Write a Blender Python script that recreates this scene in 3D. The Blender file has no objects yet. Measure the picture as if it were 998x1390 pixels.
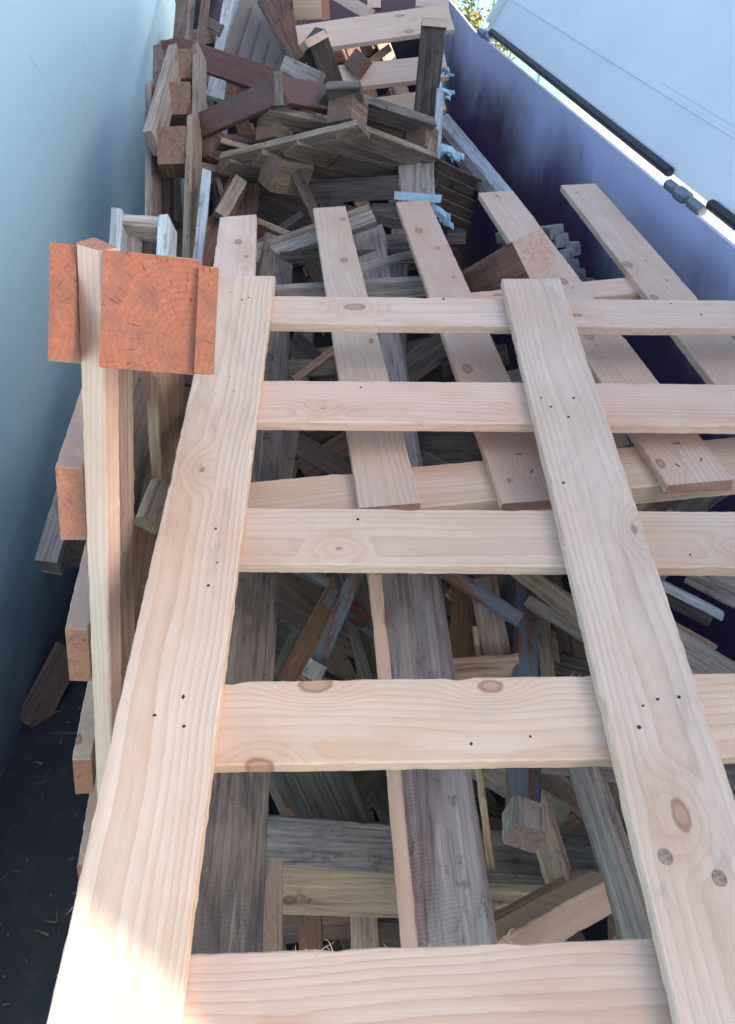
import bpy, math, random
from mathutils import Vector, Matrix, noise
random.seed(7)
S = bpy.context.scene
COL = S.collection

# ------------------------------------------------------------------ camera frame
F = 1150.0; PITCH = math.radians(38); CH = 2.5
cP, sP = math.cos(PITCH), math.sin(PITCH)
def P(x, y, z):
    X = (x-499)/F*z; U = (650-y)/F*z
    return Vector((X, cP*z + sP*U, CH - sP*z + cP*U))
CAM = Vector((0, 0, CH))
YAW = math.radians(7.96)
UV = Vector((-math.sin(YAW), math.cos(YAW), 0)); RV = Vector((math.cos(YAW), math.sin(YAW), 0))
def W(r, s, z): return RV*r + UV*s + Vector((0, 0, z))
def cvec(a, b, c):                       # camera axes (right, up, forward) -> world
    return Vector((a, cP*c + sP*b, -sP*c + cP*b))

# ------------------------------------------------------------------ node helpers
class NT:
    def __init__(s, mat): s.t = mat.node_tree; s.n = s.t.nodes; s.l = s.t.links
    def new(s, ty, **k):
        n = s.n.new(ty)
        for a, b in k.items(): setattr(n, a, b)
        return n
    def put(s, sock, v):
        if isinstance(v, bpy.types.NodeSocket): s.l.new(v, sock)
        elif v is not None:
            if isinstance(v, (tuple, list)) and len(v) == 3 and sock.type == 'RGBA': v = (*v, 1)
            sock.default_value = v
    def m(s, op, a, b=None, c=None, clamp=False):
        n = s.new('ShaderNodeMath', operation=op, use_clamp=clamp)
        for i, v in enumerate((a, b, c)):
            if v is not None: s.put(n.inputs[i], v)
        return n.outputs[0]
    def mix(s, f, a, b, mode='MIX'):
        n = s.new('ShaderNodeMix', data_type='RGBA', blend_type=mode)
        s.put(n.inputs['Factor'], f); s.put(n.inputs['A'], a) if False else None
        s.put(n.inputs[6], a); s.put(n.inputs[7], b)
        return n.outputs[2]
    def sstep(s, v, lo, hi):
        n = s.new('ShaderNodeMapRange', interpolation_type='SMOOTHSTEP')
        s.put(n.inputs[0], v); n.inputs[1].default_value = lo; n.inputs[2].default_value = hi
        return n.outputs[0]
    def comb(s, x, y, z):
        n = s.new('ShaderNodeCombineXYZ')
        for i, v in enumerate((x, y, z)): s.put(n.inputs[i], v)
        return n.outputs[0]
    def noise(s, vec, scale=1.0, detail=3.0, rough=.55, dist=0.0):
        n = s.new('ShaderNodeTexNoise'); s.put(n.inputs['Vector'], vec)
        n.inputs['Scale'].default_value = scale; n.inputs['Detail'].default_value = detail
        n.inputs['Roughness'].default_value = rough; n.inputs['Distortion'].default_value = dist
        return n.outputs[0]

def newmat(name):
    m = bpy.data.materials.new(name); m.use_nodes = True
    return m, NT(m), m.node_tree.nodes['Principled BSDF']

def wood(name, light, dark, ring=.5, knot=(.16, .06, .03), knots=.6, stain=(.05, .05, .055), stains=0.0,
         end=None, rough=.7, saw=0.0, fibre=.25, paint=None, paintamt=0.0, ringsp=.0075, edge=None, edgeamt=0.0, bump=.35, cracks=0.0):
    m, t, b = newmat(name)
    tc = t.new('ShaderNodeTexCoord'); oi = t.new('ShaderNodeObjectInfo')
    sx = t.new('ShaderNodeSeparateXYZ'); t.l.new(tc.outputs['Object'], sx.inputs[0])
    X, Y, Z = sx.outputs
    R = oi.outputs['Random']
    R2 = t.m('FRACT', t.m('MULTIPLY', R, 37.7)); R3 = t.m('FRACT', t.m('MULTIPLY', R, 91.3)); R4 = t.m('FRACT', t.m('MULTIPLY', R, 173.1))
    ox = t.m('ADD', X, t.m('MULTIPLY', R, 60.0))
    # knots, seen on the faces
    kv = t.comb(t.m('MULTIPLY', ox, 3.3), t.m('MULTIPLY', t.m('ADD', Y, t.m('MULTIPLY', R2, 9.0)), 6.0), t.m('MULTIPLY', R3, 30.0))
    wob = t.noise(t.comb(t.m('MULTIPLY', ox, 30), t.m('MULTIPLY', Y, 45), Z), 1, 2)
    vo = t.new('ShaderNodeTexVoronoi', voronoi_dimensions='2D', feature='F1'); t.l.new(kv, vo.inputs['Vector'])
    vo.inputs['Scale'].default_value = 1
    kd = t.m('ADD', vo.outputs['Distance'], t.m('MULTIPLY', t.m('SUBTRACT', wob, .5), .05))
    vc = t.new('ShaderNodeSeparateColor'); t.l.new(vo.outputs['Color'], vc.inputs[0])
    krad = t.m('MULTIPLY', vc.outputs[0], .07)
    kon = t.m('GREATER_THAN', vc.outputs[1], 1-knots)
    ke = t.m('SUBTRACT', kd, krad)
    kmask = t.m('MULTIPLY', t.m('SUBTRACT', 1, t.sstep(ke, -.004, .02)), kon)
    krim = t.m('MULTIPLY', t.m('SUBTRACT', 1, t.sstep(t.m('ABSOLUTE', t.m('ADD', ke, .004)), .004, .022)), kon)
    khalo = t.m('MULTIPLY', t.m('SUBTRACT', 1, t.sstep(ke, .0, .30)), kon)
    # annual rings round an axis that wanders along the board
    w1 = t.noise(t.comb(t.m('MULTIPLY', ox, 1.3), t.m('MULTIPLY', Y, 3.0), t.m('MULTIPLY', Z, 3.0)), 1, 2)
    w2 = t.noise(t.comb(t.m('MULTIPLY', ox, 5), t.m('MULTIPLY', Y, 25.0), t.m('MULTIPLY', Z, 25.0)), 1, 2)
    yc = t.m('ADD', Y, t.m('ADD', t.m('MULTIPLY', t.m('SUBTRACT', R2, .5), .16), t.m('MULTIPLY', t.m('SUBTRACT', w1, .5), .07)))
    zc = t.m('ADD', Z, t.m('ADD', t.m('MULTIPLY', R3, .06), .012))
    rr = t.m('SQRT', t.m('ADD', t.m('MULTIPLY', yc, yc), t.m('MULTIPLY', zc, zc)))
    rr = t.m('ADD', rr, t.m('ADD', t.m('MULTIPLY', w2, .005), t.m('MULTIPLY', t.m('MULTIPLY', khalo, khalo), .022)))
    ph = t.m('FRACT', t.m('DIVIDE', rr, ringsp))
    rg = t.m('MULTIPLY', t.m('POWER', ph, 2.2), t.m('SUBTRACT', 1, t.sstep(ph, .86, 1.0)))
    rg = t.m('MULTIPLY', rg, t.m('ADD', .25, t.m('MULTIPLY', t.noise(t.comb(t.m('MULTIPLY', ox, .8), t.m('MULTIPLY', rr, 55), R), 1, 2), 1.3)))
    # fibres
    fb = t.noise(t.comb(t.m('MULTIPLY', ox, 9), t.m('MULTIPLY', Y, 420), t.m('MULTIPLY', Z, 420)), 1, 3, .6)
    fb2 = t.noise(t.comb(t.m('MULTIPLY', ox, 2.5), t.m('MULTIPLY', Y, 60), t.m('MULTIPLY', Z, 60)), 1, 3, .6)
    blot = t.noise(t.comb(t.m('MULTIPLY', ox, 3.5), t.m('MULTIPLY', Y, 10), t.m('MULTIPLY', Z, 10)), 1, 4, .6)
    c = t.mix(t.m('MULTIPLY', rg, ring), light, dark)
    c = t.mix(t.m('MULTIPLY', t.sstep(blot, .42, .75), .45), c, dark)
    c = t.mix(t.m('MULTIPLY', khalo, .22), c, dark)
    tg = t.noise(t.comb(t.m('MULTIPLY', ox, 2.1), t.m('MULTIPLY', Y, 7), t.m('ADD', t.m('MULTIPLY', Z, 7), 40)), 1, 5, .65, .8)
    c = t.mix(t.m('MULTIPLY', t.sstep(tg, .47, .70), .38), c, tuple(a_*b_ for a_, b_ in zip(light, (.90, .72, .60))))
    v = t.m('ADD', 1-fibre*.75, t.m('MULTIPLY', t.m('ADD', fb, fb2), fibre*.75))
    v = t.m('MULTIPLY', v, t.m('ADD', .86, t.m('MULTIPLY', R4, .26)))
    hs = t.new('ShaderNodeHueSaturation'); t.put(hs.inputs['Color'], c); t.put(hs.inputs['Value'], v)
    t.put(hs.inputs['Saturation'], t.m('ADD', .85, t.m('MULTIPLY', R2, .3)))
    t.put(hs.inputs['Hue'], t.m('ADD', .492, t.m('MULTIPLY', R3, .014)))
    c = hs.outputs[0]
    c = t.mix(t.m('MULTIPLY', kmask, .5), c, knot)
    c = t.mix(t.m('MULTIPLY', krim, .34), c, tuple(k*.45 for k in knot))
    hgt = t.m('ADD', t.m('MULTIPLY', rg, .5), t.m('MULTIPLY', fb, .8))
    if stains > 0:
        s1 = t.noise(t.comb(t.m('MULTIPLY', ox, 5), t.m('MULTIPLY', Y, 16), t.m('MULTIPLY', Z, 16)), 1, 6, .7, .6)
        c = t.mix(t.m('MULTIPLY', t.sstep(s1, .62-.28*stains, .86-.22*stains), min(1, stains*1.1)), c, stain)
    if cracks > 0:
        k1 = t.noise(t.comb(t.m('MULTIPLY', ox, 3.5), t.m('MULTIPLY', Y, 75), t.m('MULTIPLY', Z, 75)), 1, 5, .7, .3)
        c = t.mix(t.m('MULTIPLY', t.sstep(k1, .50, .64), .55), c, tuple(k*.38 for k in dark))
        c = t.mix(t.m('MULTIPLY', t.m('SUBTRACT', 1, t.sstep(k1, .34, .46)), .5), c, tuple(min(.8, k*1.55+.03) for k in light))
        k2 = t.noise(t.comb(t.m('MULTIPLY', ox, 14), t.m('MULTIPLY', Y, 22), t.m('MULTIPLY', Z, 22)), 1, 6, .75)
        c = t.mix(t.m('MULTIPLY', t.sstep(k2, .56, .66), .5), c, tuple(k*.45 for k in stain))
        hgt = t.m('SUBTRACT', hgt, t.m('MULTIPLY', k1, 1.5))
        cn = t.noise(t.comb(t.m('MULTIPLY', ox, 2.2), t.m('MULTIPLY', t.m('ADD', Y, t.m('MULTIPLY', w2, .006)), 130), t.m('MULTIPLY', Z, 130)), 1, 2, .5)
        cm = t.m('MULTIPLY', t.sstep(cn, .67, .72), cracks)
        c = t.mix(cm, c, (.012, .010, .010)); hgt = t.m('SUBTRACT', hgt, t.m('MULTIPLY', cm, 2))
    if saw > 0:
        sw = t.m('SINE', t.m('ADD', t.m('MULTIPLY', ox, 1050), t.m('MULTIPLY', w2, 9)))
        sf = t.m('MULTIPLY', t.m('ADD', t.m('MULTIPLY', sw, .5), .5), t.m('MULTIPLY', t.sstep(blot, .38, .65), saw*.6))
        c = t.mix(t.m('MULTIPLY', sf, .6), c, stain); hgt = t.m('SUBTRACT', hgt, sf)
    if paint:
        pn = t.noise(t.comb(t.m('MULTIPLY', ox, 9), t.m('MULTIPLY', Y, 38), t.m('MULTIPLY', Z, 38)), 1, 6, .72)
        pm = t.sstep(pn, .5-.35*(paintamt-.5)-.06, .5-.35*(paintamt-.5)+.04) if False else t.sstep(pn, .94-paintamt*.75, .99-paintamt*.75)
        c = t.mix(pm, c, paint)
        hgt = t.m('ADD', hgt, t.m('MULTIPLY', pm, .7))
    # end grain
    nn = t.new('ShaderNodeSeparateXYZ'); t.l.new(tc.outputs['Normal'], nn.inputs[0])
    em = t.m('GREATER_THAN', t.m('ABSOLUTE', nn.outputs[0]), .75)
    if end:
        en = t.noise(tc.outputs['Object'], 420, 4, .7)
        e2 = t.noise(tc.outputs['Object'], 35, 4, .6)
        # short radial checks, broken up
        ang = t.m('ARCTAN2', zc, yc)
        ck = t.noise(t.comb(t.m('MULTIPLY', ang, 30), t.m('MULTIPLY', rr, 45), R), 1, 2, .5)
        ec = t.mix(t.m('MULTIPLY', rg, .55), end, tuple(k*.5 for k in end))
        ec = t.mix(t.m('MULTIPLY', t.sstep(en, .50, .70), .45), ec, tuple(min(.9, k*1.3+.05) for k in end))
        ec = t.mix(t.m('MULTIPLY', t.sstep(e2, .42, .70), .75), ec, tuple(k*.6+.045 for k in end))
        ec = t.mix(t.m('MULTIPLY', t.sstep(ck, .62, .70), .65), ec, (.06, .02, .012))
        e3 = t.noise(tc.outputs['Object'], 70, 6, .8)
        ec = t.mix(t.m('MULTIPLY', t.sstep(e3, .50, .66), .15+.75*stains), ec, stain)
        ec = t.mix(t.m('MULTIPLY', t.m('SUBTRACT', 1, t.sstep(e3, .34, .46)), .25), ec, tuple(min(.85, k*1.1+.16) for k in end))
        c = t.mix(em, c, ec)
        hgt = t.m('ADD', t.m('MULTIPLY', hgt, t.m('SUBTRACT', 1, em)), t.m('MULTIPLY', em, t.m('MULTIPLY', t.m('ADD', en, e2), 1.4)))
    t.put(b.inputs['Base Color'], c)
    b.inputs['Roughness'].default_value = rough
    b.inputs['Specular IOR Level'].default_value = .3
    bp = t.new('ShaderNodeBump'); bp.inputs['Strength'].default_value = bump; bp.inputs['Distance'].default_value = .0012
    t.put(bp.inputs['Height'], hgt); t.l.new(bp.outputs[0], b.inputs['Normal'])
    return m

ORG = (.45, .19, .105)
M = {}
M['new'] = wood('fresh_pine', (.72, .545, .415), (.56, .31, .18), ring=.6, knot=(.33, .14, .08), knots=.72, end=(.50, .27, .18), fibre=.24, stain=(.34, .27, .22), stains=.28)
M['mark'] = wood('fresh_pine_marked', (.72, .56, .43), (.52, .30, .18), ring=.65, knot=(.33, .14, .08), knots=.72, end=(.50, .27, .18), fibre=.26, stain=(.16, .15, .16), stains=.36)
M['pink'] = wood('sawn_pink_pine', (.62, .42, .30), (.45, .23, .13), ring=.5, knot=(.22, .08, .04), knots=.3, end=ORG, fibre=.25, stains=.1)
M['raw'] = wood('raw_orange_end', (.50, .33, .23), (.38, .18, .10), ring=.5, knot=(.22, .08, .04), knots=.3, end=(.42, .15, .075), fibre=.3, bump=.9)
M['old'] = wood('aged_pine', (.31, .24, .18), (.17, .11, .07), ring=.5, knot=(.10, .05, .03), knots=.5, end=(.24, .15, .10), stains=.45, fibre=.4, cracks=.4)
M['tan'] = wood('tan_pine', (.42, .29, .20), (.28, .16, .10), ring=.5, knot=(.13, .06, .04), knots=.5, end=(.32, .18, .12), stains=.3, fibre=.35, cracks=.3)
M['grey'] = wood('weathered_grey_wood', (.225, .185, .155), (.105, .080, .064), ring=.55, knot=(.06, .04, .03), knots=.5, end=(.16, .12, .10), stain=(.035, .035, .042), stains=.65, saw=.7, fibre=.5, cracks=.6)
M['dgrey'] = wood('dark_weathered_wood', (.13, .10, .08), (.055, .042, .034), ring=.5, knot=(.03, .02, .02), knots=.4, end=(.09, .07, .06), stain=(.02, .02, .026), stains=.6, saw=.5, fibre=.5, cracks=.6)
M['pgrey'] = wood('pale_grey_wood', (.40, .345, .295), (.22, .17, .135), ring=.5, knot=(.10, .06, .05), knots=.5, end=(.26, .20, .17), stain=(.08, .08, .09), stains=.4, fibre=.4, cracks=.6)
M['saw'] = wood('sawn_stained_plank', (.50, .385, .32), (.30, .20, .155), ring=.35, knot=(.10, .05, .03), knots=.3, end=ORG, stain=(.12, .105, .105), stains=.42, saw=.9, fibre=.35, cracks=.3)
M['brown'] = wood('brown_stained_wood', (.18, .09, .06), (.11, .055, .038), ring=.3, knots=.2, end=(.17, .085, .055), stains=.2, fibre=.3, paint=(.125, .055, .042), paintamt=.72, rough=.5)
M['dbrown'] = wood('dark_brown_wood', (.13, .085, .06), (.07, .04, .03), ring=.4, knots=.3, end=(.15, .09, .06), stains=.4, fibre=.4, cracks=.3)
M['rust'] = wood('reddish_brown_wood', (.20, .105, .066), (.12, .058, .038), ring=.5, knots=.4, end=(.25, .11, .06), stains=.3, fibre=.35, cracks=.3)
M['blue'] = wood('worn_blue_painted_wood', (.22, .10, .06), (.12, .06, .04), ring=.4, knots=.2, end=(.2, .15, .13), stains=.3, paint=(.13, .155, .175), paintamt=.62, fibre=.3, cracks=.5)
M['bwood'] = wood('bluish_bleached_wood', (.46, .50, .51), (.22, .23, .23), ring=.5, knots=.3, end=(.34, .35, .35), stain=(.12, .13, .14), stains=.4, fibre=.4, cracks=.6)
M['block'] = wood('old_block_wood', (.27, .19, .13), (.17, .10, .06), ring=.6, knots=.4, end=(.22, .125, .08), stain=(.05, .042, .036), stains=.6, fibre=.45, cracks=.6)
M['worn'] = wood('worn_furniture_foot', (.32, .28, .24), (.18, .15, .12), ring=.3, knots=.1, end=(.30, .19, .15), stain=(.06, .05, .05), stains=.5, fibre=.4, paint=(.5, .52, .53), paintamt=.5, cracks=.5)
M['tint'] = wood('dusty_board', (.20, .165, .135), (.14, .115, .09), ring=.15, knots=.0, end=(.18, .15, .13), stains=.25, fibre=.25)
M['stick'] = wood('silver_grey_stick', (.30, .29, .28), (.17, .16, .15), ring=.4, knots=.1, end=(.22, .23, .24), stains=.4, paint=(.42, .46, .48), paintamt=.5, fibre=.4)

def simple(name, col, rough=.5, metal=0, nz=.15, scale=30):
    m, t, b = newmat(name)
    tc = t.new('ShaderNodeTexCoord')
    n = t.noise(tc.outputs['Object'], scale, 5, .6)
    c = t.mix(t.sstep(n, .3, .75), col, tuple(k*(1-nz*2.2) for k in col))
    t.put(b.inputs['Base Color'], c); b.inputs['Roughness'].default_value = rough; b.inputs['Metallic'].default_value = metal
    bp = t.new('ShaderNodeBump'); bp.inputs['Strength'].default_value = .2; bp.inputs['Distance'].default_value = .001
    t.put(bp.inputs['Height'], n); t.l.new(bp.outputs[0], b.inputs['Normal'])
    return m
M['nail'] = simple('steel_nail', (.05, .045, .045), .45, .6)
M['rubber'] = simple('black_rubber', (.018, .02, .024), .55)
M['hinge'] = simple('grey_steel', (.22, .27, .30), .45, .5)
M['strap'] = simple('pale_blue_plastic', (.42, .62, .70), .35, 0, .1)
M['plug'] = simple('dead_knot_wood', (.40, .29, .22), .8, 0, .30, 260)
M['strand'] = simple('wood_splinter', (.55, .40, .30), .8)
M['conc'] = simple('concrete', (.50, .48, .45), .9, 0, .12, 6)

def paintmat(name, tint, lo, hi, base=(.075, .045, .115), dirt=0.0):
    m, t, b = newmat(name)
    g = t.new('ShaderNodeNewGeometry')
    sx = t.new('ShaderNodeSeparateXYZ'); t.l.new(g.outputs['Position'], sx.inputs[0])
    X, Y, Z = sx.outputs
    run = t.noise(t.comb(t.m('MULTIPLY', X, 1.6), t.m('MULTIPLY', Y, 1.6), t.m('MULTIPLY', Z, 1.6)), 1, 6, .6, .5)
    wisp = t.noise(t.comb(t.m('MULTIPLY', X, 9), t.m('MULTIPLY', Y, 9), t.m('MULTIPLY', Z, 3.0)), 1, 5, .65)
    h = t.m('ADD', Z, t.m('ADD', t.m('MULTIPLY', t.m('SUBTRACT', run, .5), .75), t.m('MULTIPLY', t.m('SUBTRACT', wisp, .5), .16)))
    dm = t.sstep(h, lo, hi)  # colour goes from base to the paler tint with height, noisy edge
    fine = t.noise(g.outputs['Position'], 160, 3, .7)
    c = t.mix(t.m('MULTIPLY', dm, t.m('ADD', .80, t.m('MULTIPLY', fine, .26))), base, tint)
    # scratches
    s1 = t.noise(t.comb(t.m('ADD', t.m('MULTIPLY', Y, 38), t.m('MULTIPLY', Z, 30)), t.m('MULTIPLY', t.m('SUBTRACT', Z, t.m('MULTIPLY', Y, .8)), 1.6), 0), 1, 2, .5)
    s2 = t.noise(t.comb(t.m('ADD', t.m('MULTIPLY', Y, 60), t.m('MULTIPLY', Z, 8)), t.m('MULTIPLY', Z, 3), 0), 1, 2, .5)
    gate = t.sstep(t.noise(g.outputs['Position'], 3.1, 2), .48, .62)
    sc = t.m('MULTIPLY', t.m('MAXIMUM', t.sstep(s1, .70, .74), t.m('MULTIPLY', t.sstep(s2, .70, .76), .6)), gate)
    c = t.mix(t.m('MULTIPLY', sc, .65), c, (.30, .28, .42))
    if dirt:
        dn = t.noise(g.outputs['Position'], 9, 6, .7)
        c = t.mix(t.m('MULTIPLY', t.sstep(dn, .45, .7), dirt), c, (.06, .05, .045))
    t.put(b.inputs['Base Color'], c)
    b.inputs['Specular IOR Level'].default_value = .35
    t.put(b.inputs['Roughness'], t.m('ADD', .38, t.m('MULTIPLY', dm, .42)))
    bp = t.new('ShaderNodeBump'); bp.inputs['Strength'].default_value = .12; bp.inputs['Distance'].default_value = .003
    t.put(bp.inputs['Height'], t.m('ADD', run, t.m('MULTIPLY', fine, .1))); t.l.new(bp.outputs[0], b.inputs['Normal'])
    return m
M['wallR'] = paintmat('violet_paint_pale_rim', (.58, .63, .80), 1.08, 1.54)
M['wallL'] = paintmat('violet_paint_pale_upper', (.40, .62, .72), -.15, .72, base=(.06, .065, .12))
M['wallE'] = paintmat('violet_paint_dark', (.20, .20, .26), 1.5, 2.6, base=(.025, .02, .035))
M['floorp'] = paintmat('dirty_floor_plate', (.06, .06, .07), .0, 2.0, base=(.028, .028, .034), dirt=.8)
M['lid'] = None
m, t, b = newmat('pale_grey_sheet'); g = t.new('ShaderNodeNewGeometry')
n1 = t.noise(g.outputs['Position'], 1.6, 5, .6); n2 = t.noise(g.outputs['Position'], 45, 3, .6)
c = t.mix(t.sstep(n1, .35, .7), (.76, .79, .74), (.70, .74, .70))
c = t.mix(t.m('MULTIPLY', t.sstep(n2, .70, .76), .35), c, (.30, .30, .30))
t.put(b.inputs['Base Color'], c); b.inputs['Roughness'].default_value = .45
M['lid'] = m

# ------------------------------------------------------------------ object helpers
def link(o, parent=None):
    COL.objects.link(o)
    if parent is not None: o.parent = parent
    return o
def thing(name, label, cat, loc, group=None):
    o = bpy.data.objects.new(name, None); o.empty_display_size = .1
    COL.objects.link(o); o.location = loc
    o['label'] = label; o['category'] = cat
    if group: o['group'] = group
    return o
def tagit(o, label, cat, group=None):
    o['label'] = label; o['category'] = cat
    if group: o['group'] = group
    return o
def worldpos(o):
    v = Matrix.Translation((0, 0, 0))
    chain = []
    while o is not None: chain.append(o); o = o.parent
    for q in reversed(chain): v = v @ q.matrix_basis
    return v
def mesh_obj(name, verts, faces, mat, parent=None, mw=None, smooth=False):
    me = bpy.data.meshes.new(name); me.from_pydata([tuple(v) for v in verts], [], faces); me.materials.append(mat)
    if smooth:
        for p_ in me.polygons: p_.use_smooth = True
    me.update()
    o = bpy.data.objects.new(name, me); link(o, parent)
    mw = mw if mw is not None else Matrix.Identity(4)
    if parent is not None: mw = worldpos(parent).inverted() @ mw
    o.matrix_basis = mw
    return o

def plank_mesh(L, w, t, seed, chamfer=.0022, bow=.002, rough=.0009, taper=0.0, chip=True, endr=0.0):
    rnd = random.Random(seed)
    n = max(4, min(110, int(L/.011)))
    chamfer = min(chamfer, w*.2, t*.2)
    sec = [(-w/2+chamfer, 0), (w/2-chamfer, 0), (w/2, -chamfer), (w/2, -t+chamfer), (w/2-chamfer, -t), (-w/2+chamfer, -t), (-w/2, -t+chamfer), (-w/2, -chamfer)]
    V = []; Fc = []; edgy = 1.0
    shear = (rnd.uniform(-.18, .18)*endr, rnd.uniform(-.18, .18)*endr)
    b1 = rnd.uniform(-1, 1)*bow; b2 = rnd.uniform(-1, 1)*bow*.6; tw = rnd.uniform(-1, 1)*.012*bow/.002
    chips = [(rnd.random(), rnd.choice((1, -1)), rnd.uniform(.002, .006)) for _ in range(int(L*3)+1)] if chip else []
    for i in range(n+1):
        u = i/n; x = -L/2 + L*u
        arc = (1-(2*u-1)**2); ca = tw*(u-.5); ws = 1-taper*u
        for j, (y, z) in enumerate(sec):
            yy = y*ws + b2*arc; zz = z + b1*arc + y*ca
            xx = x
            if i in (0, n): xx += rnd.uniform(-1, 1)*.0022*(1 if i == 0 else -1)
            sgn = 1 if y > 0 else -1
            ln = noise.noise(Vector((x*9+seed*1.7, sgn*3.1, seed*.37)))
            yy += noise.noise(Vector((x*55+seed*2.3, sgn*5.1, z*90)))*rough*1.1*edgy
            if i in (0, n): xx += endr*(noise.noise(Vector((y*60, z*60, seed*1.3+i)))*.010) + y*shear[0 if i == 0 else 1]
            yy += ln*rough*.7 + rnd.uniform(-1, 1)*rough*.5
            zz += rnd.uniform(-1, 1)*rough*.35
            for cu, cs, cd in chips:
                if cs == sgn and abs(u-cu)*L < .02: yy -= sgn*cd*.7*(1-abs(u-cu)*L/.02)*(.9 if j in (0, 1, 2, 7) else .2)
            V.append((xx, yy, zz))
    for i in range(n):
        for j in range(8):
            a = i*8+j; b_ = i*8+(j+1) % 8
            Fc.append((a, b_, b_+8, a+8))
    Fc = [tuple(reversed(q)) for q in Fc]
    Fc.append(tuple(range(8))); Fc.append(tuple(reversed(range(n*8, n*8+8))))
    return V, Fc

CNT = [0]
def board(name, a, b_, w, t, mat, parent=None, face=None, roll=0.0, **k):
    """A board whose visible face has centreline a->b; its body lies behind that face."""
    CNT[0] += 1
    mid = (a+b_)/2; ax = (b_-a); L = ax.length; ax.normalize()
    f = face if face is not None else (CAM-mid)
    f = (f-ax*f.dot(ax)).normalized()
    if roll: f = Matrix.Rotation(math.radians(roll), 3, ax) @ f
    y = f.cross(ax).normalized()
    mw = Matrix((( ax.x, y.x, f.x, mid.x), (ax.y, y.y, f.y, mid.y), (ax.z, y.z, f.z, mid.z), (0, 0, 0, 1)))
    if isinstance(mat, str) and mat not in ('new', 'mark', 'pink', 'raw', 'strap') and L > .2: k.setdefault('endr', 1.0)
    V, Fc = plank_mesh(L, w, t, CNT[0], **k)
    return mesh_obj(name, V, Fc, M[mat] if isinstance(mat, str) else mat, parent, mw)

def pb(name, x0, y0, z0, x1, y1, z1, w, t, mat, parent=None, **k):
    return board(name, P(x0, y0, z0), P(x1, y1, z1), w, t, mat, parent, **k)

def loose(name, label, x0, y0, z0, x1, y1, z1, w, t, mat, cat='plank', group=None, **k):
    o = pb(name, x0, y0, z0, x1, y1, z1, w, t, mat, None, **k)
    return tagit(o, label, cat, group)

def box(name, sx, sy, sz, mat, parent=None, mw=None, ch=.003, seed=None):
    """block with grain along X, centred"""
    CNT[0] += 1
    V, Fc = plank_mesh(sx, sy, sz, CNT[0], chamfer=ch, bow=.0, rough=.0012)
    V = [(x, y, z+sz/2) for x, y, z in V]
    return mesh_obj(name, V, Fc, M[mat] if isinstance(mat, str) else mat, parent, mw)

def frame(o, ax, up):
    ax = ax.normalized(); up = (up-ax*up.dot(ax)).normalized(); y = up.cross(ax)
    return Matrix(((ax.x, y.x, up.x, o.x), (ax.y, y.y, up.y, o.y), (ax.z, y.z, up.z, o.z), (0, 0, 0, 1)))

def nail(parent, pos, nrm, r=.0023, staple=False):
    V = []; Fc = []
    nrm = nrm.normalized()
    if r < .005: r *= random.uniform(.7, 1.25)
    ex = random.uniform(.7, 1.5); ref = Vector((1, 0, 0)); u = nrm.cross(ref).normalized(); v = nrm.cross(u)
    if staple:
        a = random.uniform(0, 6.28); d = (u*math.cos(a)+v*math.sin(a)); e = nrm.cross(d)
        for h in (-.004, .0012):
            for sx_, sy_ in ((-1, -1), (1, -1), (1, 1), (-1, 1)): V.append(d*sx_*.0055+e*sy_*.0009+nrm*h)
        Fc = [(4, 5, 6, 7), (0, 1, 5, 4), (1, 2, 6, 5), (2, 3, 7, 6), (3, 0, 4, 7)]
    else:
        N = 8
        if r > .005: N = 18; ex = 1.15
        for h, q in ((-.004, 1), (.0005, 1), (.0008, .6)):
            for i in range(N): V.append(u*math.cos(i*6.283/N)*r*q*ex+v*math.sin(i*6.283/N)*r*q+nrm*h)
        for k in range(2):
            for i in range(N): Fc.append((k*N+i, k*N+(i+1) % N, (k+1)*N+(i+1) % N, (k+1)*N+i))
        Fc.append(tuple(range(2*N, 3*N)))
    return mesh_obj('staple' if staple else 'nail', V, Fc, M['nail'], parent, Matrix.Translation(pos))

# ------------------------------------------------------------------ container
skip = thing('waste_container', 'violet steel waste container with pale sheet lid opened on its right side', 'container', W(0, 2, 0))
def slab(name, pts, th, nrm, mat, parent, sub=1):
    n = len(pts); V = list(pts)+[p_-nrm*th for p_ in pts]
    Fc = [tuple(range(n)), tuple(range(2*n-1, n-1, -1))]+[(i, i+n, (i+1) % n+n, (i+1) % n) for i in range(n)]
    return mesh_obj(name, V, Fc, mat, parent)
WT = 1.565
slab('floor_plate', [W(-1.45, -1.3, 0), W(1.34, -1.3, 0), W(1.34, 6.28, 0), W(-.45, 6.28, 0)], .1, Vector((0, 0, 1)), M['floorp'], skip)
# left side wall: folded sheet, stands higher
lw = []
prof = [(-1.0, 0), (-1.0, 1.25), (-1.0, 2.35)]
slab('side_wall', [Vector((-1.19, -1.7, 0)), Vector((-1.19, -1.7, 2.12)), Vector((-1.23, 6.6, 2.12)), Vector((-1.23, 6.6, 0))], .03, Vector((1, .028, 0)).normalized(), M['wallL'], skip)
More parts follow.
